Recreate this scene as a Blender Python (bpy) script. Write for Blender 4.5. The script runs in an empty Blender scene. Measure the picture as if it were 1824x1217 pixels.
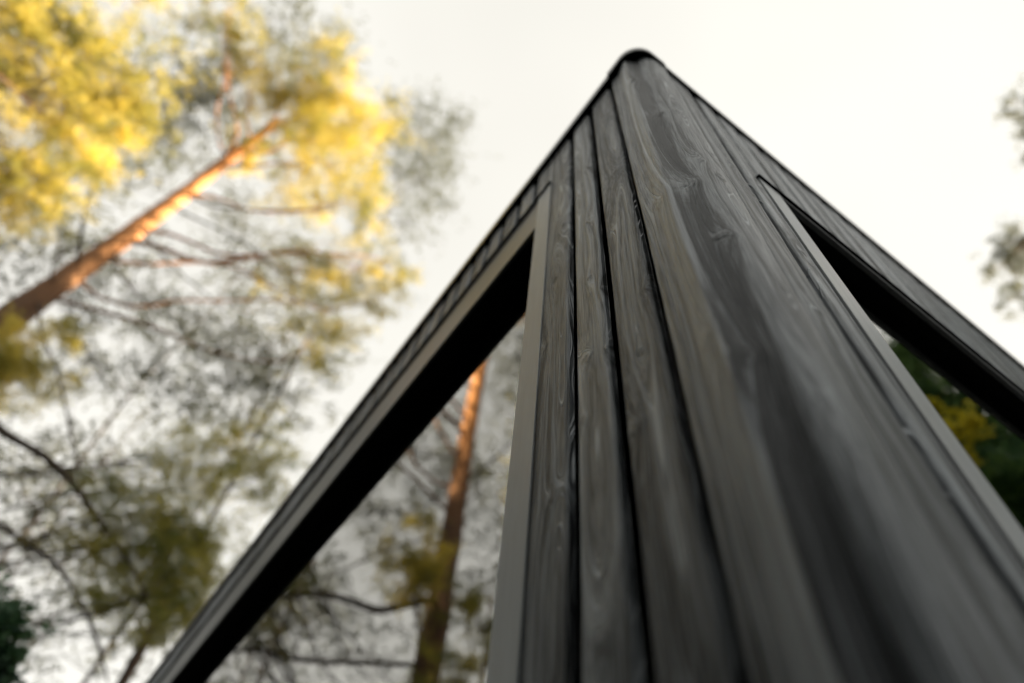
import bpy, math, random
import numpy as np
from mathutils import Matrix, Vector
random.seed(7)
R = math.radians
sc = bpy.context.scene
col = sc.collection

# ------------------------------------------------------------------ camera
cam_d = bpy.data.cameras.new('camera')
cam = bpy.data.objects.new('camera', cam_d)
col.objects.link(cam)
CR = ((0.8120758, -0.5790624, 0.0722472), (-0.5194544, -0.6609035, 0.5416398), (-0.2658948, -0.4773817, -0.8375002))
mw = Matrix(CR).transposed().to_4x4()
CAM_Z = 0.5
mw.translation = (0, 0, CAM_Z)
cam.matrix_world = mw
cam_d.sensor_width = 36.0
cam_d.lens = 1199.74 / 1824 * 36
cam_d.clip_start = 0.02
cam_d.clip_end = 3000
cam_d.dof.use_dof = True
cam_d.dof.focus_distance = 1.27
cam_d.dof.aperture_fstop = 1.25
sc.camera = cam

# ------------------------------------------------------------------ light
SUN_AZ, SUN_EL = R(95), R(14)          # azimuth from +y towards +x
w = bpy.data.worlds.new('World')
sc.world = w
w.use_nodes = True
nt = w.node_tree
bg = nt.nodes['Background']
sky = nt.nodes.new('ShaderNodeTexSky')
sky.sky_type = 'NISHITA'
sky.sun_disc = False
sky.sun_elevation = SUN_EL
sky.sun_rotation = SUN_AZ
sky.air_density = 1.0
sky.dust_density = 3.0
hsv = nt.nodes.new('ShaderNodeHueSaturation')
hsv.inputs['Saturation'].default_value = 0.12
mixw = nt.nodes.new('ShaderNodeMix'); mixw.data_type = 'RGBA'
mixw.inputs['Factor'].default_value = 0.85       # thin bright overcast veil
cn = nt.nodes.new('ShaderNodeTexNoise'); cn.inputs['Scale'].default_value = 1.3; cn.inputs['Detail'].default_value = 3
tc = nt.nodes.new('ShaderNodeTexCoord'); nt.links.new(tc.outputs['Generated'], cn.inputs['Vector'])
cw_ = nt.nodes.new('ShaderNodeValToRGB')
cw_.color_ramp.elements[0].position = .3; cw_.color_ramp.elements[0].color = (3.98, 3.88, 3.54, 1)
cw_.color_ramp.elements[1].position = .62; cw_.color_ramp.elements[1].color = (4.6, 4.5, 4.12, 1)
nt.links.new(cn.outputs[0], cw_.inputs[0]); nt.links.new(cw_.outputs[0], mixw.inputs['B'])
nt.links.new(sky.outputs[0], hsv.inputs['Color'])
nt.links.new(hsv.outputs[0], mixw.inputs['A'])
nt.links.new(mixw.outputs['Result'], bg.inputs['Color'])
bg.inputs['Strength'].default_value = 0.05
sd = bpy.data.lights.new('sun', 'SUN')
sd.energy = 5.0
sd.angle = R(0.6)
sd.color = (1.0, 0.82, 0.55)
so = bpy.data.objects.new('sun', sd)
col.objects.link(so)
sv = Vector((math.sin(SUN_AZ) * math.cos(SUN_EL), math.cos(SUN_AZ) * math.cos(SUN_EL), math.sin(SUN_EL)))
so.rotation_euler = sv.to_track_quat('Z', 'Y').to_euler()
so.location = (30, 5, 20)
sc.view_settings.view_transform = 'Standard'
sc.view_settings.look = 'None'
sc.view_settings.exposure = 2.35
sc.view_settings.gamma = 1.0
sc.cycles.max_bounces = 8
sc.cycles.transparent_max_bounces = 12
sc.cycles.use_denoising = True

# ------------------------------------------------------------------ helpers
def link(o, parent=None):
    col.objects.link(o)
    if parent is not None:
        o.parent = parent
    return o

def mesh_np(name, V, F, mat, parent=None, smooth=True, attrs=None, mats=None, fmat=None):
    """V (n,3) array, F (m,k) array of equal-size faces."""
    V = np.asarray(V, dtype=np.float32); F = np.asarray(F, dtype=np.int32)
    me = bpy.data.meshes.new(name)
    me.vertices.add(len(V)); me.vertices.foreach_set('co', V.ravel())
    k = F.shape[1]
    me.loops.add(F.size); me.loops.foreach_set('vertex_index', F.ravel())
    me.polygons.add(len(F))
    me.polygons.foreach_set('loop_start', np.arange(0, F.size, k, dtype=np.int32))
    me.polygons.foreach_set('use_smooth', np.full(len(F), smooth))
    me.update(calc_edges=True)
    if attrs:
        for an, av in attrs.items():
            a = me.attributes.new(an, 'FLOAT', 'POINT')
            a.data.foreach_set('value', np.asarray(av, dtype=np.float32).ravel())
    for m in (mats or [mat]):
        me.materials.append(m)
    if fmat is not None:
        me.polygons.foreach_set('material_index', np.asarray(fmat, dtype=np.int32))
    me.validate()
    o = bpy.data.objects.new(name, me)
    return link(o, parent)

class MB:
    """collects quads"""
    def __init__(self): self.v = []; self.f = []
    def quad(self, a, b, c, d):
        n = len(self.v); self.v += [a, b, c, d]; self.f.append((n, n + 1, n + 2, n + 3))
    def box(self, x0, x1, y0, y1, z0, z1):
        n = len(self.v)
        self.v += [(x, y, z) for z in (z0, z1) for y in (y0, y1) for x in (x0, x1)]
        for f in ((0, 2, 3, 1), (4, 5, 7, 6), (0, 1, 5, 4), (2, 6, 7, 3), (0, 4, 6, 2), (1, 3, 7, 5)):
            self.f.append(tuple(n + i for i in f))
    def build(self, name, mat, parent=None, bevel=0.0, smooth=False):
        o = mesh_np(name, self.v, self.f, mat, parent, smooth=smooth)
        if bevel:
            b = o.modifiers.new('bevel', 'BEVEL'); b.width = bevel; b.segments = 2; b.limit_method = 'ANGLE'
        return o

def empty(name, loc, label, cat, group=None):
    o = bpy.data.objects.new(name, None); link(o)
    o.location = loc; o.empty_display_size = .2
    o['label'] = label; o['category'] = cat
    if group: o['group'] = group
    return o

def new_mat(name):
    m = bpy.data.materials.new(name); m.use_nodes = True
    n = m.node_tree.nodes; n.clear()
    return m, n, m.node_tree.links

def N(n, t, **kw):
    x = n.new(t)
    for k, v in kw.items():
        if k in x.inputs: x.inputs[k].default_value = v
        else: setattr(x, k, v)
    return x

def ramp(n, stops, interp='LINEAR'):
    r = n.new('ShaderNodeValToRGB'); r.color_ramp.interpolation = interp
    e = r.color_ramp.elements
    while len(e) < len(stops): e.new(.5)
    for el, (p, c) in zip(e, stops):
        el.position = p; el.color = (c[0], c[1], c[2], 1) if len(c) == 3 else c
    return r

def math_n(n, L, op, a, b=None, c=None):
    x = n.new('ShaderNodeMath'); x.operation = op
    for i, v in enumerate((a, b, c)):
        if v is None: continue
        if isinstance(v, (int, float)): x.inputs[i].default_value = v
        else: L.new(v, x.inputs[i])
    return x.outputs[0]

# ------------------------------------------------------------------ materials
def wood_mat(name, dark, light, rough=.42, bump=1.0):
    m, n, L = new_mat(name)
    out = N(n, 'ShaderNodeOutputMaterial'); p = N(n, 'ShaderNodeBsdfPrincipled')
    L.new(p.outputs[0], out.inputs[0])
    ring = N(n, 'ShaderNodeAttribute', attribute_name='ring').outputs['Fac']
    tone = N(n, 'ShaderNodeAttribute', attribute_name='tone').outputs['Fac']
    uu = N(n, 'ShaderNodeAttribute', attribute_name='across').outputs['Fac']
    geo = N(n, 'ShaderNodeNewGeometry')
    sep = N(n, 'ShaderNodeSeparateXYZ'); L.new(geo.outputs['Position'], sep.inputs[0])
    # growth rings: 1-D noise of the ring field (irregular spacing)
    r1 = N(n, 'ShaderNodeTexNoise', noise_dimensions='1D', Scale=1.0, Detail=2.0, Roughness=.55)
    L.new(math_n(n, L, 'MULTIPLY', ring, 170.0), r1.inputs['W'])
    late = ramp(n, [(.55, (0, 0, 0)), (.60, (1, 1, 1)), (.64, (.05, .05, .05))])
    L.new(r1.outputs[0], late.inputs[0])
    r2 = N(n, 'ShaderNodeTexNoise', noise_dimensions='1D', Scale=1.0, Detail=1.0)
    L.new(math_n(n, L, 'MULTIPLY', ring, 60.0), r2.inputs['W'])
    # brushed fibres, long in z
    cv = N(n, 'ShaderNodeCombineXYZ')
    L.new(math_n(n, L, 'MULTIPLY', uu, 300.0), cv.inputs[0])
    L.new(math_n(n, L, 'MULTIPLY', sep.outputs[2], 7.0), cv.inputs[1])
    L.new(math_n(n, L, 'MULTIPLY', ring, 260.0), cv.inputs[2])
    fib = N(n, 'ShaderNodeTexNoise', Scale=1.0, Detail=4.0, Roughness=.6); L.new(cv.outputs[0], fib.inputs['Vector'])
    cv2 = N(n, 'ShaderNodeCombineXYZ')
    L.new(math_n(n, L, 'MULTIPLY', uu, 22.0), cv2.inputs[0])
    L.new(math_n(n, L, 'MULTIPLY', sep.outputs[2], 3.0), cv2.inputs[1])
    L.new(math_n(n, L, 'MULTIPLY', tone, 9.0), cv2.inputs[2])
    big = N(n, 'ShaderNodeTexNoise', Scale=1.0, Detail=3.0); L.new(cv2.outputs[0], big.inputs['Vector'])
    # colour factor
    f = math_n(n, L, 'MULTIPLY_ADD', late.outputs[0], .62, -.06)
    f = math_n(n, L, 'ADD', f, math_n(n, L, 'MULTIPLY_ADD', r2.outputs[0], 1.3, -.50))
    f = math_n(n, L, 'ADD', f, math_n(n, L, 'MULTIPLY_ADD', fib.outputs[0], 1.5, -.75))
    f = math_n(n, L, 'ADD', f, math_n(n, L, 'MULTIPLY_ADD', big.outputs[0], .8, -.38))
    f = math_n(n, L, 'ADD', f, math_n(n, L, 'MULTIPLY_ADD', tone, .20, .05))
    cr = ramp(n, [(0, dark), (1, light)]); L.new(f, cr.inputs[0])
    knot = N(n, 'ShaderNodeAttribute', attribute_name='knot').outputs['Fac']
    kc = N(n, 'ShaderNodeMix', data_type='RGBA'); kc.inputs['B'].default_value = (dark[0] * .5, dark[1] * .5, dark[2] * .5, 1)
    L.new(math_n(n, L, 'MULTIPLY', knot, .6), kc.inputs['Factor']); L.new(cr.outputs[0], kc.inputs['A'])
    L.new(kc.outputs['Result'], p.inputs['Base Color'])
    rr = math_n(n, L, 'MULTIPLY_ADD', big.outputs[0], .20, rough - .02)
    fc0 = N(n, 'ShaderNodeClamp'); L.new(f, fc0.inputs[0])
    rr = math_n(n, L, 'SUBTRACT', rr, math_n(n, L, 'MULTIPLY', fc0.outputs[0], .16))
    rr = math_n(n, L, 'ADD', rr, math_n(n, L, 'MULTIPLY', fib.outputs[0], .08))
    L.new(rr, p.inputs['Roughness'])
    p.inputs['IOR'].default_value = 1.9
    fc = N(n, 'ShaderNodeClamp'); L.new(f, fc.inputs[0])
    L.new(math_n(n, L, 'MULTIPLY_ADD', fc.outputs[0], .70, .22), p.inputs['Specular IOR Level'])
    p.inputs['Specular Tint'].default_value = (.88, .94, 1, 1)
    # relief
    h = math_n(n, L, 'MULTIPLY', late.outputs[0], .0024)
    h = math_n(n, L, 'ADD', h, math_n(n, L, 'MULTIPLY', r2.outputs[0], .0034))
    h = math_n(n, L, 'ADD', h, math_n(n, L, 'MULTIPLY', fib.outputs[0], .0015))
    b = N(n, 'ShaderNodeBump', Strength=bump, Distance=1.0); L.new(h, b.inputs['Height'])
    L.new(b.outputs[0], p.inputs['Normal'])
    return m

def simple_mat(name, colr, rough=.5, spec=.5, noise=.0, nscale=40, bump=0.0, metallic=0.0, stretch=(1, 1, 1)):
    m, n, L = new_mat(name)
    out = N(n, 'ShaderNodeOutputMaterial'); p = N(n, 'ShaderNodeBsdfPrincipled')
    L.new(p.outputs[0], out.inputs[0])
    p.inputs['Roughness'].default_value = rough
    p.inputs['Metallic'].default_value = metallic
    p.inputs['Specular IOR Level'].default_value = spec
    geo = N(n, 'ShaderNodeNewGeometry')
    mp = N(n, 'ShaderNodeMapping'); mp.inputs['Scale'].default_value = stretch
    L.new(geo.outputs['Position'], mp.inputs[0])
    tx = N(n, 'ShaderNodeTexNoise', Scale=nscale, Detail=5.0, Roughness=.6); L.new(mp.outputs[0], tx.inputs['Vector'])
    lo = [c * (1 - noise) for c in colr]; hi = [c * (1 + noise) for c in colr]
    cr = ramp(n, [(.3, lo), (.7, hi)]); L.new(tx.outputs[0], cr.inputs[0])
    L.new(cr.outputs[0], p.inputs['Base Color'])
    if bump:
        b = N(n, 'ShaderNodeBump', Strength=1.0, Distance=bump); L.new(tx.outputs[0], b.inputs['Height'])
        L.new(b.outputs[0], p.inputs['Normal'])
    return m

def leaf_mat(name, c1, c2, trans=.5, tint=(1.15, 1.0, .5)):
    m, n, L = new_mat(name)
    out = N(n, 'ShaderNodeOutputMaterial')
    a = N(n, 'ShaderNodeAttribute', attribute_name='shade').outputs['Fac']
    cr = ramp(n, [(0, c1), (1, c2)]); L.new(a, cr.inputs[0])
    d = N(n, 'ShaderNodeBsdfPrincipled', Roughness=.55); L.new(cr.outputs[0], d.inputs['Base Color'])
    d.inputs['Specular IOR Level'].default_value = .35
    t = N(n, 'ShaderNodeBsdfTranslucent')
    mu = N(n, 'ShaderNodeMix', data_type='RGBA', blend_type='MULTIPLY'); mu.inputs['Factor'].default_value = 1
    mu.inputs['B'].default_value = (*tint, 1)
    L.new(cr.outputs[0], mu.inputs['A']); L.new(mu.outputs['Result'], t.inputs['Color'])
    mx = N(n, 'ShaderNodeMixShader'); mx.inputs[0].default_value = trans
    L.new(d.outputs[0], mx.inputs[1]); L.new(t.outputs[0], mx.inputs[2]); L.new(mx.outputs[0], out.inputs[0])
    return m

M_clad = wood_mat('grey_stained_cladding', (.0038, .0062, .0100), (.40, .45, .515), rough=.40)
M_post = wood_mat('grey_stained_corner', (.0038, .0062, .0100), (.40, .45, .515), rough=.36)
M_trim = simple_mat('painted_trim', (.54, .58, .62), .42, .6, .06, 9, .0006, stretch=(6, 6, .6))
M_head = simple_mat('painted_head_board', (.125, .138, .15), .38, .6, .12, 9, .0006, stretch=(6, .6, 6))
M_reveal = simple_mat('reveal_shade_black', (.006, .006, .007), .75, .08, .3, 30)  # deep shade under the window head put into a near-black colour
M_flash = simple_mat('dark_sheet_metal', (.10, .105, .112), .30, .5, .12, 14)
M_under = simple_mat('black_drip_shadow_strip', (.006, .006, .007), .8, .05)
M_gap = simple_mat('black_gasket', (.004, .004, .005), .9, .03)
M_room = simple_mat('dark_interior', (.05, .045, .04), .8, .2, .3, 2)
M_bark = simple_mat('orange_pine_bark', (.46, .215, .09), .85, .15, .45, 5, .03, stretch=(1, 1, .35))
_n = M_bark.node_tree.nodes; _L = M_bark.node_tree.links          # old pines: grey brown plates low down, thin orange bark high up
_p = [q for q in _n if q.type == 'BSDF_PRINCIPLED'][0]; _c = _p.inputs['Base Color'].links[0].from_socket
_g = N(_n, 'ShaderNodeNewGeometry'); _s3 = N(_n, 'ShaderNodeSeparateXYZ'); _L.new(_g.outputs['Position'], _s3.inputs[0])
_mr = N(_n, 'ShaderNodeMapRange'); _mr.inputs['From Min'].default_value = 13.0; _mr.inputs['From Max'].default_value = 18.5
_L.new(_s3.outputs[2], _mr.inputs['Value'])
_mx = N(_n, 'ShaderNodeMix', data_type='RGBA'); _mx.inputs['A'].default_value = (.13, .078, .052, 1)
_L.new(_mr.outputs[0], _mx.inputs['Factor']); _L.new(_c, _mx.inputs['B']); _L.new(_mx.outputs['Result'], _p.inputs['Base Color'])
M_barkd = simple_mat('grey_bark', (.065, .05, .042), .9, .15, .4, 6, .02)
M_twig = simple_mat('dark_twig', (.07, .055, .045), .9, .15, .3, 6)
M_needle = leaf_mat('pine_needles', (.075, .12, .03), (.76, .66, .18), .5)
M_dkneedle = leaf_mat('dark_spruce_needles', (.018, .040, .020), (.05, .085, .03), .25)
M_leaf = leaf_mat('thin_birch_leaves', (.09, .10, .07), (.20, .21, .14), .4, (1, 1, .8))
M_ever = leaf_mat('deep_green_foliage', (.05, .13, .07), (.20, .34, .13), .45)
M_yel = leaf_mat('sun_yellow_leaves', (.50, .50, .06), (.80, .76, .12), .5)  # yellow of sunlit leaves put into the colour; this treetop stands in shade
M_bush = leaf_mat('blue_green_leaves', (.02, .06, .04), (.08, .17, .08), .3)

m, n, L = new_mat('window_glass'); M_glass = m
out = N(n, 'ShaderNodeOutputMaterial')
tr = N(n, 'ShaderNodeBsdfTransparent'); tr.inputs[0].default_value = (.55, .58, .56, 1)
gl = N(n, 'ShaderNodeBsdfGlossy', Roughness=.004); gl.inputs[0].default_value = (.97, .97, .95, 1)
fr = N(n, 'ShaderNodeFresnel'); fr.inputs['IOR'].default_value = 6.0
geo = N(n, 'ShaderNodeNewGeometry')
vor = N(n, 'ShaderNodeTexVoronoi', Scale=260.0); L.new(geo.outputs['Position'], vor.inputs['Vector'])
dust = ramp(n, [(.0, (1, 1, 1)), (.07, (0, 0, 0))]); L.new(vor.outputs['Distance'], dust.inputs[0])
df = N(n, 'ShaderNodeBsdfDiffuse'); df.inputs[0].default_value = (.4, .4, .38, 1)
mx = N(n, 'ShaderNodeMixShader'); L.new(fr.outputs[0], mx.inputs[0]); L.new(tr.outputs[0], mx.inputs[1]); L.new(gl.outputs[0], mx.inputs[2])
mx2 = N(n, 'ShaderNodeMixShader'); L.new(math_n(n, L, 'MULTIPLY', dust.outputs[0], .10), mx2.inputs[0])
L.new(mx.outputs[0], mx2.inputs[1]); L.new(df.outputs[0], mx2.inputs[2]); L.new(mx2.outputs[0], out.inputs[0])

# ------------------------------------------------------------------ ground
M_ground = simple_mat('forest_floor', (.035, .036, .034), .95, .1, .5, .8, .05)
g = mesh_np('ground', [(-900, -900, 0), (900, -900, 0), (900, 900, 0), (-900, 900, 0)], [(0, 1, 2, 3)], M_ground)
g['kind'] = 'structure'

# ------------------------------------------------------------------ timber surfaces
rng = np.random.default_rng(11)
def sumsin(u, z, seed, ku, kz, nw=5):
    r = np.random.default_rng(seed); s = 0
    for i in range(nw):
        a = r.uniform(.5, 1.0) / (1 + .3 * i)
        s = s + a * np.sin(u * ku * r.uniform(.4, 1.8) * r.choice([-1, 1]) + z * kz * r.uniform(.4, 1.9) + r.uniform(0, 6.28))
    return s / nw * 1.6

def resample(path, du):
    P = np.array(path, float); seg = np.hypot(*np.diff(P, axis=0).T); s = np.r_[0, np.cumsum(seg)]
    n = max(2, int(s[-1] / du) + 1); t = np.linspace(0, s[-1], n)
    t = np.unique(np.r_[t, s])
    return np.c_[np.interp(t, s, P[:, 0]), np.interp(t, s, P[:, 1])], t

def smooth_path(path, it=2):
    P = np.array(path, float)
    for _ in range(it):      # Chaikin
        Q = [P[0]]
        for a, b in zip(P[:-1], P[1:]):
            Q += [a * .75 + b * .25, a * .25 + b * .75]
        Q.append(P[-1]); P = np.array(Q)
    return P

def timber(name, path, coord, z0, z1, dz, du, mat, parent, knots=(), seed=1, pitch=.1, u_off=0., relief=.0007, D0=.02, ringamp=1.0, zs=1.0, plane=None, tonef=None):
    """Extrude the plan path upwards. coord(P) gives the across-the-wall coordinate used for grain and knots.
    knots: (u, z, size, strength)."""
    P, s = resample(path, du)
    z = np.arange(z0, z1 + dz * .5, dz)
    T = np.gradient(P, axis=0); T /= np.linalg.norm(T, axis=1)[:, None] + 1e-9
    Nn = np.c_[-T[:, 1], T[:, 0]]
    # outward = towards camera side
    mid = P.mean(0)
    if (Nn @ np.array([-1., -1.])).mean() < 0: Nn = -Nn
    U = coord(P)[:, None] * np.ones_like(z)[None]; Z = z[None] * np.ones((len(P), 1))
    b = np.floor((U - u_off) / pitch)
    bi = b.astype(int)
    rb = np.random.default_rng(seed + 100)
    tab = rb.uniform(0, 1, (400, 8))
    tb = tab[np.mod(bi, 400)]
    uc = (b + .5) * pitch + u_off
    c = uc + (tb[..., 0] - .5) * pitch * .8
    ph = b * 2.37
    wz = .010 * np.sin(Z * (1.3 + tb[..., 1] * 2) + ph) + .006 * np.sin(Z * 5.3 + ph * 2)
    D = D0 * (.4 + 1.6 * tb[..., 2]) + .010 * np.sin(Z * (1.5 + 1.4 * tb[..., 3]) + ph * 3) + .004 * np.sin(Z * 6.7 + ph)
    r = np.sqrt((U - c - wz) ** 2 + D ** 2 + 1e-6)
    r = r + .0045 * ringamp * sumsin(U, Z, seed + 5, 28, 5 * zs) + .0014 * sumsin(U, Z, seed + 6, 90, 18 * zs) + .012 * Z * (tb[..., 4] - .5)
    K = np.zeros_like(r); H = relief * sumsin(U, Z, seed + 8, 50, 14) + relief * .5 * sumsin(U, Z, seed + 9, 160, 40)
    for (ku, kz, ks, kst) in knots:
        du_ = (U - ku); dz_ = (Z - kz)
        # grain sweeps round the knot: tall soft lens + tight core
        lens = np.exp(-((du_ / (ks * 1.6)) ** 2 + (np.abs(dz_) / (ks * 7)) ** 1.3))
        core = np.exp(-((du_ / ks) ** 2 + (dz_ / (ks * .9)) ** 2))
        r = r + kst * .026 * lens + kst * .010 * core
        H = H + kst * (.0022 * core + .0016 * lens) - kst * .0012 * np.exp(-((du_ / (ks * .35)) ** 2 + (dz_ / (ks * .3)) ** 2))
        K = np.maximum(K, np.exp(-((du_ / (ks * .30)) ** 2 + (dz_ / (ks * .22)) ** 2)) * min(1, kst))
    if plane is not None:
        dep = P[:, 0 if plane == WX else 1] - plane
        H = H * np.clip(1 - np.abs(dep) / .0045, 0, 1)[:, None]
    X = P[:, 0][:, None] + Nn[:, 0][:, None] * H
    Y = P[:, 1][:, None] + Nn[:, 1][:, None] * H
    wob = .0011 * sumsin(U, Z, seed + 12, 60, 9) + .0006 * sumsin(U, Z, seed + 13, 150, 40)
    X = X + T[:, 0][:, None] * wob; Y = Y + T[:, 1][:, None] * wob
    V = np.stack([X, Y, Z], -1).reshape(-1, 3)
    nu, nz = len(P), len(z)
    i = np.arange(nu - 1)[:, None] * nz + np.arange(nz - 1)[None]
    F = np.stack([i, i + nz, i + nz + 1, i + 1], -1).reshape(-1, 4)
    # orient outwards
    a, bb, cc = V[F[0, 0]], V[F[0, 1]], V[F[0, 3]]
    nn = np.cross(bb - a, cc - a)
    if nn[0] * -1 + nn[1] * -1 < 0: F = F[:, ::-1]
    return mesh_np(name, V, F, mat, parent, True, {'ring': r + b * .37, 'tone': tb[..., 5] if tonef is None else tonef(U, Z), 'across': U, 'knot': K})

WX, WY = .409, .175                    # the two wall planes
TOP = CAM_Z + 2.33                     # underside of the roof edge
HL = CAM_Z + 5.06 * WX                 # top of the casing, long window on the left wall
HR = CAM_Z + 9.35 * WY                 # top of the casing, right wall

cabin = empty('wooden_cabin', (3, 3, 0), 'dark grey stained timber cabin corner with upright boards and wide windows', 'cabin')
cabin_inv = Matrix.Translation((-3, -3, 0))
def own(o):
    o.parent = cabin; o.matrix_parent_inverse = cabin_inv; return o

def clad_path(u_from, u_to, first_groove, pitch, plane, axis, cw=.012, depth=.013, lead=0):
    """plan path along a clad wall with rounded channels; axis 'y' = left wall (x=plane), 'x' = right wall."""
    pts = []
    def add(u, d):
        pts.append((plane + d, u) if axis == 'y' else (u, plane + d))
    if lead:
        add(u_from - lead, depth); add(u_from, depth); add(u_from + .0012, .0040); add(u_from + .004, .0009); add(u_from + .008, 0)
    else: add(u_from, 0)
    gx = first_groove
    while gx < u_from + .004: gx += pitch
    while gx < u_to - .004:
        h = cw * .5
        add(gx - h - .010, 0); add(gx - h - .005, .0011); add(gx - h - .0018, .0042); add(gx - h, depth)
        add(gx + h, depth); add(gx + h + .0018, .0042); add(gx + h + .005, .0011); add(gx + h + .010, 0)
        gx += pitch
    add(u_to, 0)
    return pts

kL = [(.346, 2.04, .016, 1.0), (.387, 2.045, .010, .6), (.328, 1.446, .010, .6), (.425, 1.60, .009, .6), (.425, 1.40, .008, .5),
      (.476, 1.42, .013, .9), (.601, 1.60, .016, .7), (.488, 1.272, .015, .6), (.385, 1.165, .016, .9), (.440, 2.30, .016, .7),
      (.347, 2.50, .011, .7), (.547, 2.10, .012, .8), (.56, 1.18, .018, .5), (.37, .80, .02, .6), (.47, .9, .02, .6), (.45, 1.95, .009, .7),
      (.39, 1.78, .010, -.6), (.36, 1.30, .012, -.6), (.58, 1.85, .010, -.6), (.536, 2.42, .010, .6), (.46, 1.68, .008, .6)]
kR = [(.677, 1.66, .010, .9), (.596, 2.03, .010, .8), (.621, 1.86, .009, .7), (.69, 2.02, .010, .8), (.58, 1.35, .014, .7), (.60, .9, .02, .7)]
cy = lambda P: P[:, 1]
cx = lambda P: P[:, 0]
# left wall: near strip between corner post and window, then the band over the window
own(timber('wall_cladding', clad_path(.3185, .6145, .415, .1, WX, 'y', cw=.019, depth=.012, lead=.016), cy, .25, TOP - .004, .0035, .0016, M_clad, None, kL, 3, .1, .315, .0010, plane=WX))
own(timber('wall_cladding', clad_path(.6155, 6.0, .615, .1, WX, 'y', cw=.021), cy, HL + .017, TOP - .004, .02, .004, M_clad, None, (), 4, .1, .315, .0008, plane=WX))
# right wall
own(timber('wall_cladding', clad_path(.538, .7125, .641, .1, WY, 'x', cw=.024, depth=.016, lead=.016), cx, .25, TOP - .004, .0035, .0016, M_clad, None, kR, 6, .1, .541, .0009, plane=WY))
own(timber('wall_cladding', clad_path(.713, 6.0, .741, .1035, WY, 'x', cw=.014, depth=.010), cx, HR + .022, TOP - .004, .01, .004, M_clad, None, (), 7, .1035, .541, .0010, plane=WY))

# corner post
pp = [(.423, .3075), (.4125, .306), (.4095, .302), (.409, .296), (.409, .285), (.4090, .270), (.4065, .262), (.4020, .246), (.3985, .234), (.3985, .2285), (.4035, .2235),
      (.4120, .2180), (.4215, .2120), (.4280, .2070), (.4315, .2000), (.4345, .1930), (.4400, .1850), (.452, .176), (.470, .1705), (.490, .168), (.508, .168), (.518, .1685), (.5235, .171), (.526, .178), (.527, .190)]
pp = smooth_path(pp, 2)
_s = np.r_[0, np.cumsum(np.hypot(*np.diff(pp, axis=0).T))]
def cs(P):
    d = ((P[:, None] - pp[None]) ** 2).sum(-1).argmin(1)
    return _s[d] + 0.0
def cs_s(P):       # arc length along the resampled path
    return np.r_[0, np.cumsum(np.hypot(*np.diff(P, axis=0).T))]
def s_at(x, y):
    return _s[((pp - np.array([x, y])) ** 2).sum(1).argmin()]
kP = [(s_at(.426, .199), 1.675, .018, .9), (s_at(.425, .2), 2.155, .015, .7), (s_at(.443, .183), 1.44, .014, .8), (s_at(.409, .249), 1.66, .016, .8),
      (s_at(.453, .176), 1.79, .010, .7), (s_at(.411, .229), 2.54, .016, .6), (s_at(.417, .212), 1.14, .020, .7), (s_at(.409, .243), 1.20, .014, .5),
      (s_at(.46, .172), 1.05, .012, .4), (s_at(.48, .169), 1.72, .008, .6), (s_at(.47, .17), 2.2, .012, -.8), (s_at(.50, .168), 1.9, .012, .7)]
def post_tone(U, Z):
    # pale strip on the bead, darker strip beside it, with wandering edges
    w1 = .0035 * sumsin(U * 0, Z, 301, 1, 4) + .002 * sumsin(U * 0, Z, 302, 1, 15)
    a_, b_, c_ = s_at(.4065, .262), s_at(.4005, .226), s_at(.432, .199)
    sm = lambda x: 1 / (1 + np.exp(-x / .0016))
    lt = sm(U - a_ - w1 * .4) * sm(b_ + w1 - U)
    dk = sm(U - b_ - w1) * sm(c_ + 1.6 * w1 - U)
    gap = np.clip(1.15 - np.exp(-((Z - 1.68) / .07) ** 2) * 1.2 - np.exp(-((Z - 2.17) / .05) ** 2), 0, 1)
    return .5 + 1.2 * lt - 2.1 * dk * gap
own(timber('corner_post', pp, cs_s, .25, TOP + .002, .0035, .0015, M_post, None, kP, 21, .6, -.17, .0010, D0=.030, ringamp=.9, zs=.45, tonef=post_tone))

# plinth, end walls, floor, ceiling, inner walls
b = MB(); b.box(WX + .012, 6.0, WY + .012, 6.0, 0, .25); own(b.build('plinth', M_room))
b = MB()
b.box(5.98, 6.0, WY + .014, 5.98, .25, TOP - .01); b.box(WX + .014, 6.0, 5.98, 6.0, .25, TOP - .01)
own(b.build('rear_wall', M_clad))
b = MB()
b.box(WX + .012, WX + .095, WY + .10, .672, .25, TOP - .02)       # solid wall behind the boards beside the windows
b.box(WX + .10, .786, WY + .012, WY + .05, .25, TOP - .02)
b.box(WX + .012, WX + .13, .672, 5.97, HL + .01, TOP - .02)
b.box(.786, 5.97, WY + .012, WY + .05, HR + .01, TOP - .02)
b.box(WX + .012, WX + .13, .672, 5.97, .25, .62)
b.box(.786, 5.97, WY + .012, WY + .05, .25, .62)
own(b.build('inner_wall', M_room))
b = MB(); b.box(WX + .14, 5.97, WY + .06, 5.97, TOP - .12, TOP - .03); own(b.build('ceiling', M_room))

# cladding below the window sills
own(timber('wall_cladding', clad_path(.6155, 6.0, .615, .1, WX, 'y', cw=.021), cy, .25, .56, .03, .01, M_clad, None, (), 8, .1, .315, .0004, plane=WX))
own(timber('wall_cladding', clad_path(.713, 6.0, .741, .1035, WY, 'x', cw=.009), cx, .25, .56, .03, .01, M_clad, None, (), 9, .1035, .541, .0004, plane=WY))

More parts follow.
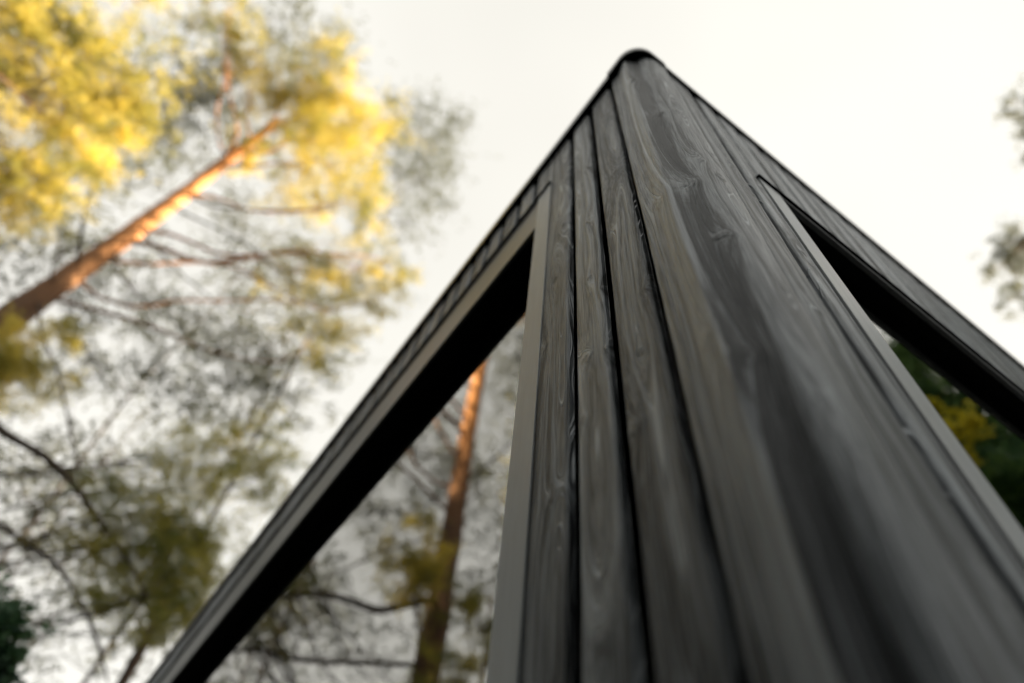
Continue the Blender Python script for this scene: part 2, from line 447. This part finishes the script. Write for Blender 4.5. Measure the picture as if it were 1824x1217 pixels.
# ------------------------------------------------------------------ windows
def window(side):
    e = bpy.data.objects.new('window', None); link(e)
    own(e)
    if side == 'L':
        a0, a1, HT, pl = .614, 5.8, HL, WX
        jw, reveal, gx = .068, .012, .486
        fw = .0125
    else:
        a0, a1, HT, pl = .7165, 5.8, HR, WY
        jw, reveal, gx = .071, .010, .219
        fw = .05
    SB = .60
    def bx(mb, u0, u1, d0, d1, z0, z1):
        if side == 'L': mb.box(pl + d0, pl + d1, u0, u1, z0, z1)
        else: mb.box(u0, u1, pl + d0, pl + d1, z0, z1)
    hh = .215 if side == 'L' else .018     # visible height of the head casing
    front = -.003 if side == 'L' else -.004
    k = MB()
    bx(k, a0 + .0005, a0 + jw, front, reveal, SB, HT)                              # jamb
    o = k.build('jamb', M_trim, None, .0012); o.parent = e
    k = MB(); bx(k, a1 - jw, a1, front, reveal, SB, HT)
    o = k.build('jamb', M_trim, None, .0012); o.parent = e
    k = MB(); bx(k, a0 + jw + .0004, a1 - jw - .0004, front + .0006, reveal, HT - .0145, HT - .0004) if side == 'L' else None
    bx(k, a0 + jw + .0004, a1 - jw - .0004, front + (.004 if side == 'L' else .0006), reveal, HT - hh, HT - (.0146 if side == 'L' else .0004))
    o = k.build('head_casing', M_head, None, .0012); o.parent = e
    k = MB(); bx(k, a0 - .004, a1 + .01, front - .004, .01, SB - .03, SB - .001)
    o = k.build('sill', M_trim, None, .0012); o.parent = e
    # reveal between casing and glass, its shade given as near-black colour
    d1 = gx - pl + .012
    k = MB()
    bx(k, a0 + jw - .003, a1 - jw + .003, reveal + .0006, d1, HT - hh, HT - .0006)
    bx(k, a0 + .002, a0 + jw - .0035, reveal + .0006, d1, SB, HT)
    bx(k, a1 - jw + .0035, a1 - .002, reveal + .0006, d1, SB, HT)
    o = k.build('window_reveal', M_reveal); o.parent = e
    # pane
    k = MB(); bx(k, a0 + jw - .02, a1 - jw + .02, gx - pl, gx - pl + .006, SB, HT - hh + .004)
    o = k.build('pane', M_glass); o.parent = e
    # dark gap line over the head casing and beside the jamb
    gt = .017 if side == 'L' else .022
    k = MB(); bx(k, a0 - .002, a1 + .01, .0125, .05, HT + .0006, HT + gt)
    bx(k, a0 - .010, a0, .006, .05, SB, HT + .0002)
    o = k.build('gasket', M_gap); o.parent = e
    # thin black drip flashing over the head
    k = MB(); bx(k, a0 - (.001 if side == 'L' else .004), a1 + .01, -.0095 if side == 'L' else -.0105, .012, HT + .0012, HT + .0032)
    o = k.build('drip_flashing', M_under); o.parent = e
    return e
window('L'); window('R')

# ------------------------------------------------------------------ roof edge
RX, RY = .392, .1648
def edge_strip(name, pts, zb, zt, t, mat, gap=0, closed_under=None):
    """thin bent sheet following pts (plan), outer face at pts."""
    P = np.array(pts, float); n_ = len(P)
    T = np.gradient(P, axis=0); T /= np.linalg.norm(T, axis=1)[:, None]
    Nn = np.c_[-T[:, 1], T[:, 0]]
    if (Nn @ np.array([1., 1.])).mean() < 0: Nn = -Nn
    Q = P + Nn * t
    V = []
    for p_, q_ in zip(P, Q):
        V += [(p_[0], p_[1], zb), (p_[0], p_[1], zt), (q_[0], q_[1], zt), (q_[0], q_[1], zb)]
    F = []
    for i in range(n_ - 1):
        for j in range(4):
            F.append((i * 4 + j, i * 4 + (j + 1) % 4, (i + 1) * 4 + (j + 1) % 4, (i + 1) * 4 + j))
    F.append((0, 1, 2, 3)); F.append(tuple((n_ - 1) * 4 + j for j in (3, 2, 1, 0)))
    o = mesh_np(name, V, F, mat, None, False); own(o)
    return o
cx0, cy0, cr = RX + .075, RY + .075, .075
arc = [(cx0 - cr * math.cos(t), cy0 - cr * math.sin(t)) for t in np.linspace(0, math.pi / 2, 20)]
edge_strip('roof_edge_strip', [(RX, 6.03), (RX, cy0 + .05), (RX, cy0 + .001)], TOP + .002, TOP + .045, .0015, M_flash)
edge_strip('roof_edge_strip', [(cx0 + .001, RY), (cx0 + .05, RY), (6.03, RY)], TOP + .002, TOP + .045, .0015, M_flash)
crp = cr + .0035
arc2 = [(RX - .0035, cy0 + .058)] + [(cx0 - crp * math.cos(t), cy0 - crp * math.sin(t)) for t in np.linspace(0, math.pi / 2, 24)] + [(cx0 + .05, RY - .0035)]
o = edge_strip('corner_cap', arc2, TOP - .002, TOP + .058, .003, M_flash)
for p_ in o.data.polygons: p_.use_smooth = True
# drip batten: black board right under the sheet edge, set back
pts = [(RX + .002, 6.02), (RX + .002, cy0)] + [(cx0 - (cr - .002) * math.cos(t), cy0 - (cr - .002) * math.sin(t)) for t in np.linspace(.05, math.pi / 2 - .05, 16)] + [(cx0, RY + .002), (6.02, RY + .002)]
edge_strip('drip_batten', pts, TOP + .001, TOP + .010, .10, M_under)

def prism(name, outline, z0, z1, mat):
    me = bpy.data.meshes.new(name); k = len(outline)
    vs = [(x, y, z0) for x, y in outline] + [(x, y, z1) for x, y in outline]
    fs = [tuple(range(k))[::-1], tuple(range(k, 2 * k))] + [(i, (i + 1) % k, k + (i + 1) % k, k + i) for i in range(k)]
    me.from_pydata(vs, [], fs); me.materials.append(mat); me.update()
    o = bpy.data.objects.new(name, me); link(o); own(o); return o
rin = cr - .0022
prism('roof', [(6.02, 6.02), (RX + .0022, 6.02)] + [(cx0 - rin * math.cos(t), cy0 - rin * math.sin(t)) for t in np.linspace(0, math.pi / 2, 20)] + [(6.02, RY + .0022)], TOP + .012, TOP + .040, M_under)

# ------------------------------------------------------------------ trees
def at(az, el, hd):
    """a spot seen from the camera at compass az (from +y towards +x), elevation el, ground distance hd"""
    return np.array([hd * math.sin(R(az)), hd * math.cos(R(az)), CAM_Z + hd * math.tan(R(el))])

def tube(V, F, pts, r0, r1, k=6, rfun=None):
    P = np.array(pts, float); n_ = len(P)
    T = np.gradient(P, axis=0); T /= np.linalg.norm(T, axis=1)[:, None] + 1e-9
    up = np.array([.123, .311, .94]); A = np.cross(T, up); A /= np.linalg.norm(A, axis=1)[:, None] + 1e-9
    B = np.cross(T, A)
    base = len(V)
    for i in range(n_):
        t = i / (n_ - 1); r = r0 + (r1 - r0) * t
        for j in range(k):
            a = 2 * math.pi * j / k
            rr = r * (1 + (rfun(i, j) if rfun else 0))
            V.append(P[i] + (A[i] * math.cos(a) + B[i] * math.sin(a)) * rr)
    for i in range(n_ - 1):
        for j in range(k):
            F.append((base + i * k + j, base + i * k + (j + 1) % k, base + (i + 1) * k + (j + 1) % k, base + (i + 1) * k + j))

def wiggle(a, b, n_=10, amp=.08, sag=0.0, seed=0):
    r = np.random.default_rng(seed); a = np.array(a, float); b = np.array(b, float)
    Ld = np.linalg.norm(b - a); t = np.linspace(0, 1, n_)
    P = a[None] + (b - a)[None] * t[:, None]
    for d in range(3):
        w_ = sum(r.normal() * np.sin(math.pi * t * (q + 1)) / (q + 1) for q in range(5))
        P[:, d] += w_ * amp * Ld * .5
    P[:, 2] += sag * Ld * np.sin(math.pi * t)
    return P

def tuft_mesh(name, centres, axes, mat, parent, k=9, ln=.10, wd=.012, seed=0, broad=False, shade=None):
    """k needle (or leaf) faces radiating from each tuft centre."""
    r = np.random.default_rng(seed); C = np.repeat(centres, k, 0); A = np.repeat(axes, k, 0); n_ = len(C)
    D = r.normal(size=(n_, 3)) + A * 1.1; D /= np.linalg.norm(D, axis=1)[:, None]
    S = np.cross(D, r.normal(size=(n_, 3))); S /= np.linalg.norm(S, axis=1)[:, None] + 1e-9
    l = ln * r.uniform(.6, 1.3, (n_, 1)); w_ = wd * r.uniform(.7, 1.3, (n_, 1))
    off = r.normal(size=(n_, 3)) * ln * .35
    C = C + off
    if broad:
        V = np.stack([C, C + D * l * .5 + S * w_, C + D * l, C + D * l * .5 - S * w_], 1).reshape(-1, 3)
        F = np.arange(n_ * 4).reshape(-1, 4); q = 4
    else:
        V = np.stack([C - S * w_ * .5, C + S * w_ * .5, C + D * l], 1).reshape(-1, 3)
        F = np.arange(n_ * 3).reshape(-1, 3); q = 3
    sh = np.repeat(shade if shade is not None else r.uniform(0, 1, len(centres)), k) + r.normal(0, .12, n_)
    return mesh_np(name, V, F, mat, parent, False, {'shade': np.repeat(np.clip(sh, 0, 1), q)})

class Tree:
    def __init__(self, name, base, height, r0, label, cat, group, bark, lean=(0, 0), seed=1, r1=.04, curve=.01):
        self.root = empty(name, (base[0], base[1], 0), label, cat, group)
        self.base = np.array([base[0], base[1], 0.0]); self.h = height; self.seed = seed
        V, F = [], []
        t = np.linspace(0, 1, 40)
        self.axis = np.c_[lean[0] * t, lean[1] * t, height * t]
        rr = np.random.default_rng(seed)
        for d in (0, 1):
            self.axis[:, d] += sum(rr.normal() * np.sin(t * math.pi * (q + 1)) / (q + 1) for q in range(6)) * curve * height * .3
        jit = rr.normal(0, .05, (60, 20))
        tube(V, F, self.axis, r0, r1, 14, lambda i, j: jit[i, j])
        self.r0, self.r1 = r0, r1
        mesh_np('trunk', np.array(V), F, bark, self.root)
        self.cent, self.axs, self.shd = [], [], []
        self.k = seed * 31
    def trunk_at(self, z):
        t = np.clip(z / self.h, 0, 1) * 39; i = int(min(t, 38)); f = t - i
        return self.axis[i] * (1 - f) + self.axis[i + 1] * f
    def limb(self, pts, r0, r1, mat, twigs=(), name='branch'):
        V, F = [], []
        tube(V, F, pts, r0, r1, 6)
        for tw in twigs: tube(V, F, tw[0], tw[1], tw[2], 3)
        mesh_np(name, np.array(V), F, mat, self.root)
    def cluster(self, c, rad, nblob, ntuft, mat_limb, attach_z=None, flat=.7, limb_r=.05, blob_r=(.2, .42), shade=(.1, 1.0), limb=True, droop=0.0):
        """foliage pads round world point c, carried by a limb from the trunk"""
        self.k += 1; r = np.random.default_rng(self.k)
        c = np.array(c, float) - self.base
        az_ = attach_z if attach_z is not None else max(1.0, c[2] - np.hypot(c[0], c[1]) * .35)
        a = self.trunk_at(min(az_, self.h * .985))
        blobs = r.normal(size=(nblob, 3)); blobs /= np.linalg.norm(blobs, axis=1)[:, None]
        blobs *= (r.uniform(.05, 1, (nblob, 1)) ** .5) * rad; blobs[:, 2] *= flat; blobs += c
        main = wiggle(a, c, 12, .10, -.05, self.k)
        tw = []
        for b_ in blobs:
            s_ = main[r.integers(6, 12)]
            tw.append((wiggle(s_, b_, 5, .12, .0, r.integers(1e6)), .008, .003))
        if limb: self.limb(main, limb_r, .018, mat_limb, tw)
        for b_ in blobs:
            br = rad * r.uniform(*blob_r)
            nn = max(3, int(ntuft / nblob * r.uniform(.5, 1.5)))
            m_ = r.integers(4, 9)
            dirs = r.normal(size=(m_, 3)) * np.array([1, 1, .55]); dirs /= np.linalg.norm(dirs, axis=1)[:, None]
            dirs *= r.uniform(.5, 1.5, (m_, 1))
            pick = r.integers(0, m_, nn); tt = r.uniform(0, 1, (nn, 1)) ** .8
            q = dirs[pick] * tt * br * 1.35 + r.normal(size=(nn, 3)) * br * .17
            self.cent.append(b_ + q)
            ax = q / (np.linalg.norm(q, axis=1)[:, None] + 1e-6) * .7 + np.array([0, 0, .5])
            self.axs.append(ax); self.shd.append(np.clip(r.uniform(*shade) + r.normal(0, .12, nn), 0, 1))
    def crown(self, mat, **kw):
        C_ = np.concatenate(self.cent); A_ = np.concatenate(self.axs); S_ = np.concatenate(self.shd)
        tuft_mesh('crown', C_, A_, mat, self.root, seed=self.seed, shade=S_, **kw)

PG = 'tall pines round the cabin'
# the big pine whose bare orange trunk climbs from the left edge
S = 1.2; KT = 1.0
def at1(az, el, hd): return at(az, el, hd * S)
tb = at(-22.0, 0, 14.6)
T1 = Tree('pine_tree', tb, 29.5, .42, 'tall pine whose bare orange trunk slants in from the left edge to a golden crown', 'tree', PG, M_bark, seed=3, r1=.15, curve=.005)
for (az, el, hd, rad, nb, ntf) in [
        (-21, 68.3, 9.6, 1.7, 26, 3600), (-12.5, 67.0, 9.4, 1.9, 30, 4600), (-25.5, 66.5, 10.2, 1.5, 20, 2600), (-11, 63.8, 9.8, 1.8, 26, 3600),
        (-20.7, 63.6, 11.2, 1.5, 20, 2400), (-5, 62.6, 9.4, 1.3, 16, 1500), (-28.5, 63.0, 11.2, 1.5, 20, 1900), (-36, 63.2, 10.6, 1.3, 16, 1500),
        (-40, 64.4, 10.0, 1.1, 10, 900),
        (-4.5, 56.4, 10.0, 1.3, 16, 1000), (2.0, 58.6, 9.6, 1.4, 18, 1400), (3.2, 54.6, 9.8, 1.2, 14, 900), (6.6, 60.0, 9.6, .9, 10, 420),
        (8.0, 57.0, 9.8, .7, 7, 240), (1.5, 52.0, 10.0, 1.0, 12, 600),
        (-21, 60.3, 11.7, 1.0, 12, 900)]:
    T1.cluster(at1(az, el, hd), rad * S, nb, int(ntf * KT), M_bark, limb_r=.06)
# shaded low limbs, the shade also put into their olive needle tones
def path(*q): return np.array([at(*k) for k in q])
def spline(P, n_=24):
    P = smooth_path(P, 3); return P
def low_limb(tree, P, r0, r1, seed):
    r0 *= S; r1 *= S
    P = spline(np.array(P)) - tree.base
    r = np.random.default_rng(seed); tw = []
    for i in range(4, len(P) - 1, 3):
        e_ = P[i] + r.normal(size=3) * np.array([.7, .7, .5])
        tw.append((wiggle(P[i], e_, 5, .15, 0, r.integers(1e6)), r1 * .6, .004))
    tree.limb(P, r0, r1, M_twig, tw)
ax34 = T1.trunk_at(CAM_Z + 14.6 * math.tan(R(36))) + T1.base
low_limb(T1, [ax34, at1(-17, 34.6, 10.8), at1(-15.6, 34.2, 10.2), at1(-12, 34.5, 9.9), at1(-8.8, 34.0, 9.7), at1(-5.8, 32.8, 9.5), at1(-1.5, 31.2, 9.4), at1(1.5, 29.5, 9.3)], .085, .02, 5)
ax30 = T1.trunk_at(CAM_Z + 14.6 * math.tan(R(31))) + T1.base
low_limb(T1, [ax30, at1(-14, 30.2, 10.5), at1(-10.7, 29.5, 9.9), at1(-6.0, 29.3, 9.7), at1(-2.4, 27.6, 9.6), at1(0, 26, 9.5), at1(2.0, 24.2, 9.5)], .05, .012, 6)
ax41 = T1.trunk_at(CAM_Z + 14.6 * math.tan(R(42))) + T1.base
low_limb(T1, [ax41, at1(-19.7, 40.6, 11.0), at1(-16.1, 39.4, 10.6), at1(-10.6, 35.8, 10.2), at1(-7.9, 34.0, 10.0)], .035, .010, 7)
z_at = lambda el: CAM_Z + 14.6 * math.tan(R(el))
low_limb(T1, [T1.trunk_at(z_at(53)) + T1.base, at1(-20.0, 53.3, 11.3), at1(-13.7, 54.8, 10.6), at1(-9, 55, 10.2), at1(-6.0, 54.7, 10.0)], .04, .010, 8)
low_limb(T1, [T1.trunk_at(z_at(50.2)) + T1.base, at1(-20.0, 50.2, 11.3), at1(-15.8, 49.9, 10.8), at1(-10, 50, 10.4), at1(-5.6, 49.0, 10.2)], .035, .008, 9)
low_limb(T1, [T1.trunk_at(z_at(54.2)) + T1.base, at1(-18, 55.3, 11.2), at1(-14.5, 57.2, 10.7), at1(-9, 60, 10.2), at1(-5.3, 61.5, 9.8)], .045, .014, 10)
low_limb(T1, [T1.trunk_at(z_at(45)) + T1.base, at1(-25, 47.5, 11.2), at1(-28, 50, 11.0), at1(-30, 53, 10.8)], .05, .012, 12)
low_limb(T1, [T1.trunk_at(z_at(43)) + T1.base, at1(-24, 44.5, 11.3), at1(-23.5, 47, 10.8), at1(-21, 49, 10.6)], .03, .010, 13)
low_limb(T1, [T1.trunk_at(z_at(47.4)) + T1.base, at1(-17, 46.5, 10.9), at1(-11, 47, 10.5), at1(-7, 46.4, 10.3)], .03, .010, 14)
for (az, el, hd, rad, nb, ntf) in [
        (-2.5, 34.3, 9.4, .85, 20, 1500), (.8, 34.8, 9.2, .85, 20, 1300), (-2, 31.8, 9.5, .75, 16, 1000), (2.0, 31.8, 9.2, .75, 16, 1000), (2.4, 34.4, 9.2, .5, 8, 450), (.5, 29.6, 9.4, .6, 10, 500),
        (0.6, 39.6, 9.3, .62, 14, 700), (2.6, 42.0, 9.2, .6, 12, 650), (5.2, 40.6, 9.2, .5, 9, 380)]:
    T1.cluster(at1(az, el, hd), rad * S * 1.35, int(nb * 1.4), int(ntf * .75), M_twig, attach_z=None, limb=True, limb_r=.02, shade=(.05, .5))  # low tone range greens the needles as shade would
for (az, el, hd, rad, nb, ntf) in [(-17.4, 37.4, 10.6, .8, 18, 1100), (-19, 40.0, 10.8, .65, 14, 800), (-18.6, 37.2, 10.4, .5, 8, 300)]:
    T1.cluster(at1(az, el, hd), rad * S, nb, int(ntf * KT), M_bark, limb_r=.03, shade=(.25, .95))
T1.crown(M_needle, k=9, ln=.11, wd=.012)

# second pine, crown in the upper left corner
T2 = Tree('pine_tree', at(-52, 0, 10.5), 19, .26, 'pine with a thick yellow crown filling the upper left corner', 'tree', PG, M_bark, seed=8, r1=.06)
for (az, el, hd, rad, nb, ntf) in [
        (-43, 52.4, 9.6, 1.7, 26, 3400), (-39.5, 55.2, 9.2, 1.5, 24, 2600), (-37, 51.4, 9.8, 1.6, 26, 3400), (-34.6, 54.2, 9.4, 1.1, 16, 1600), (-33.4, 47.6, 9.8, 1.2, 18, 2100),
        (-31.2, 51.0, 9.6, 1.1, 16, 1500), (-31.0, 45.9, 9.8, 1.0, 12, 1100), (-42, 48.5, 10, 1.4, 18, 2000), (-43.5, 59, 9.2, .8, 8, 500), (-33.0, 41.5, 10.2, 1.0, 12, 900)]:
    T2.cluster(at(az, el, hd), rad * 1.05, nb, int(ntf * .62), M_bark, limb_r=.05)
T2.crown(M_needle, k=9, ln=.11, wd=.012)

# thin sparse trees further back (grey lacework against the sky)
BG = 'thin sparse birches behind the pines'
def birch(az, hd, h, clusters, label, seed, dens=1.0):
    T = Tree('birch_tree', at(az, 0, hd), h, .07, label, 'tree', BG, M_barkd, seed=seed, r1=.015, curve=.03)
    for (a_, e_, d_, rad, nb, ntf) in clusters:
        T.cluster(at(a_, e_, d_), rad, nb, int(ntf * dens), M_twig, limb_r=.022, blob_r=(.3, .6), flat=1.1, shade=(0, .6))
    T.crown(M_leaf, k=13, ln=.065, wd=.02, broad=True)
birch(3.5, 14.5, 36, [(2.9, 71.0, 13.0, 2.1, 26, 1000), (5.6, 67.8, 13.2, 2.1, 26, 900), (-1.6, 67.2, 13.2, 2.2, 22, 600), (-5.7, 70.6, 12.8, 2.0, 22, 600), (6, 64, 14, 1.6, 16, 380)],
      'thin grey birch crown with sparse leaves against the sky left of the roof corner', 41)
birch(-30, 17, 34, [(-25, 70.2, 12.5, 2.0, 20, 450), (-36, 67, 13, 2.0, 20, 700), (-33.7, 58.4, 16, 2.2, 24, 1100), (-27.5, 56.5, 16, 2.0, 24, 1000), (-29, 61, 15.5, 2, 20, 900)],
      'thin grey birch crown between the two golden pine crowns', 42)
birch(-10, 18, 29, [(-24.3, 45.4, 17, 1.8, 20, 700), (-18, 47.3, 17.5, 1.8, 20, 700), (-9.2, 53.9, 17, 2.0, 22, 800), (-10.6, 48.5, 17.5, 2.0, 24, 900), (-14, 56, 17, 1.8, 16, 500), (-15, 41, 18, 1.7, 20, 700)],
      'thin grey birch with bare twigs behind the big orange pine trunk', 43)
birch(0, 17, 23, [(-5.2, 46.9, 16, 1.8, 24, 1000), (-1.8, 49.4, 16, 1.8, 24, 1000), (-6.9, 43.8, 16.5, 1.8, 24, 1000), (0.1, 45.0, 16, 1.6, 20, 800), (5.5, 48.0, 16, 1.3, 14, 500), (4.5, 51.5, 16, 1.3, 14, 450)],
      'thin grey birch with sparse leaves low beside the roof edge', 44, .7)
birch(-8, 19, 17, [(-10, 31.8, 18, 1.9, 24, 1000), (-5, 29.8, 18, 1.9, 22, 1000), (-12.3, 33.0, 18, 1.7, 22, 900), (3.5, 29.0, 18, 1.6, 20, 800), (-8, 37, 18.5, 1.7, 20, 600), (-20, 32, 18, 1.8, 16, 500), (-3, 25.5, 18.5, 1.6, 16, 600)],
      'low thin birch with brown twigs near the lower left corner', 45, .6)
birch(-33, 18, 30, [(-28.3, 43.2, 16, 1.8, 20, 700), (-30.3, 38.8, 16.5, 1.9, 20, 700), (-26.8, 52.0, 16, 1.8, 18, 600), (-26.7, 34.3, 17, 1.8, 20, 800), (-24.8, 38.5, 17, 1.6, 14, 500), (-33, 35, 17, 1.8, 14, 500)],
      'thin birch seen only mirrored in the left window right of the orange trunk', 46, .35)

# pines further off
T3 = Tree('pine_tree', at(3.1, 0, 15), 10.5, .17, 'small far pine with a short orange trunk low beside the roof edge', 'tree', PG, M_bark, seed=51, r1=.03)
for (az, el, hd, rad, nb, ntf) in [(2.5, 31.5, 14.6, 1.0, 14, 900), (4.6, 30, 14.6, .9, 10, 500), (.8, 28.5, 14.6, .9, 10, 600)]:
    T3.cluster(at(az, el, hd), rad, nb, ntf, M_bark, shade=(0, .3))
T3.crown(M_needle, k=8, ln=.11, wd=.013)
T4 = Tree('evergreen_tree', at(-7.5, 0, 8.6), 4.9, .08, 'deep green leafy treetop in the bottom left corner', 'tree', None, M_barkd, seed=53, r1=.02)
for (az, el, hd, rad, nb, ntf) in [(-6.2, 24.4, 8.3, .30, 12, 220), (-5.2, 22.6, 8.3, .26, 10, 160), (-8, 24, 8.5, .6, 14, 300), (-7, 21, 8.5, .7, 14, 300)]:
    T4.cluster(at(az, el, hd), rad, nb, ntf, M_barkd, limb_r=.02, shade=(0, .8))
T4.crown(M_bush, k=5, ln=.09, wd=.028, broad=True)
# pine mirrored in the left window only, bottom left of the orange trunk
T6 = Tree('pine_tree', at(-27, 0, 14), 11.0, .16, 'small pine with a yellow green crown, mirrored beside the trunk in the left window', 'tree', PG, M_bark, seed=57, r1=.03)
for (az, el, hd, rad, nb, ntf) in [(-24.5, 31.0, 13.4, 1.1, 14, 1000), (-28.5, 33.5, 13.4, 1.0, 12, 700), (-25, 36.0, 13.4, .8, 10, 500)]:
    T6.cluster(at(az, el, hd), rad, nb, ntf, M_bark, shade=(0, .5))
T6.crown(M_needle, k=8, ln=.11, wd=.013)

# dark tree right of the cabin: its edge shows at the right border and it fills the right window's reflection
T5 = Tree('evergreen_tree', at(108, 0, 8.6), 13.0, .2, 'dense dark green tree at the right edge, mirrored in the right window', 'tree', None, M_barkd, seed=61, r1=.03)
for (az, el, hd, rad, nb, ntf) in [
        (101, 44.5, 8.4, 1.0, 20, 1500), (99.5, 41.5, 8.4, 1.0, 20, 1500), (103, 40, 8.4, 1.1, 24, 2000), (101, 37, 8.4, 1.1, 24, 2200), (106, 43, 8.4, 1.1, 20, 1600),
        (100.5, 48.0, 8.4, .8, 12, 500), (97, 38, 8.4, .9, 16, 1200), (104, 47.5, 8.4, .9, 14, 800), (110, 46, 8.4, 1.2, 16, 1200), (108, 37, 8.4, 1.4, 20, 1800),
        (99, 33, 8.4, 1.3, 20, 2000), (106, 30, 8.6, 1.5, 20, 2000), (113, 40, 8.6, 1.5, 20, 1800)]:
    T5.cluster(at(az, el, hd), rad, nb, ntf, M_barkd, limb_r=.035, shade=(0, .9))
T5.crown(M_ever, k=3, ln=.12, wd=.034, broad=True)
T7 = Tree('birch_tree', at(112, 0, 12.5), 13, .2, 'thin tree whose grey green outer twigs reach in at the right border', 'tree', BG, M_bark, seed=67, r1=.03)
for (az, el, hd, rad, nb, ntf) in [(105.2, 56.0, 12.0, .75, 10, 330), (102.8, 54.6, 12.0, .55, 8, 220), (100.6, 53.4, 12.0, .5, 6, 120), (93.4, 50.4, 12.0, .7, 10, 330), (91.2, 49.6, 12.0, .75, 10, 380), (89.9, 47.2, 12, .6, 8, 200), (99, 47, 12.2, 1.3, 14, 900), (100, 43.0, 12.2, .9, 10, 900)]:
    T7.cluster(at(az + .5, el, hd), rad * .8, nb * 2, int(ntf * .9), M_bark, limb_r=.03, shade=(.1, .8))
T7.crown(M_leaf, k=12, ln=.07, wd=.008, broad=True)

T8 = Tree('birch_tree', at(103, 0, 6.6), 6.6, .06, 'treetop with leaves coloured yellow as if sunlit, mirrored in the right window among dark green', 'tree', None, M_barkd, seed=71, r1=.015)
for (az, el, hd, rad, nb, ntf) in [(99.6, 43.0, 6.3, .42, 13, 620), (101.6, 41.2, 6.3, .30, 8, 320), (101.0, 44.3, 6.4, .22, 5, 140)]:
    T8.cluster(at(az, el, hd), rad, nb, ntf, M_barkd, limb_r=.012)
T8.crown(M_yel, k=6, ln=.07, wd=.022, broad=True)

# unseen spruces added as one mass to shade lower trunks and darken walls
V, F, C, A = [], [], [], []
r = np.random.default_rng(99)
def spruce(x, y, h):
    t = np.linspace(0, 1, 6)
    tube(V, F, np.c_[x + 0 * t, y + 0 * t, h * t], .2, .03, 6)
    nl = 260
    z = h * r.uniform(.05, 1, nl) ** .8; rad = (1 - z / h) * h * .17 + .15
    a = r.uniform(0, 6.28, nl); q = np.sqrt(r.uniform(.1, 1, nl))
    c = np.c_[x + np.cos(a) * rad * q, y + np.sin(a) * rad * q, z]
    C.append(c); A.append(np.c_[np.cos(a), np.sin(a), -.3 + 0 * a])
for i in range(32):    # sunward side, beyond the cabin
    spruce(30 + r.uniform(-2, 4), -14 + i * 1.5 + r.uniform(-.5, .5), r.uniform(15.5, 19.5))
for yy in (7.5, 9.2, 11.2, 13): spruce(29 + r.uniform(-1, 1), yy, r.uniform(24.5, 27))  # taller ones, set to shade the big pine's lower trunk
for i in range(76):    # behind the photographer, darkening what the walls reflect
    a = R(170 + i * 2.0 + r.uniform(-1, 1)); d = r.uniform(5.3, 7.5)
    spruce(d * math.sin(a), d * math.cos(a), d * (r.uniform(.85, 1.1) if i < 66 else .8))
wd_ = tuft_mesh('shade_spruces', np.concatenate(C), np.concatenate(A), M_dkneedle, None, k=5, ln=.8, wd=.22, seed=5, broad=True)
V2 = np.array(V)
wd_['kind'] = 'stuff'; wd_['label'] = 'unseen mass of dark spruces added to shade trunks and walls'; wd_['category'] = 'wood'
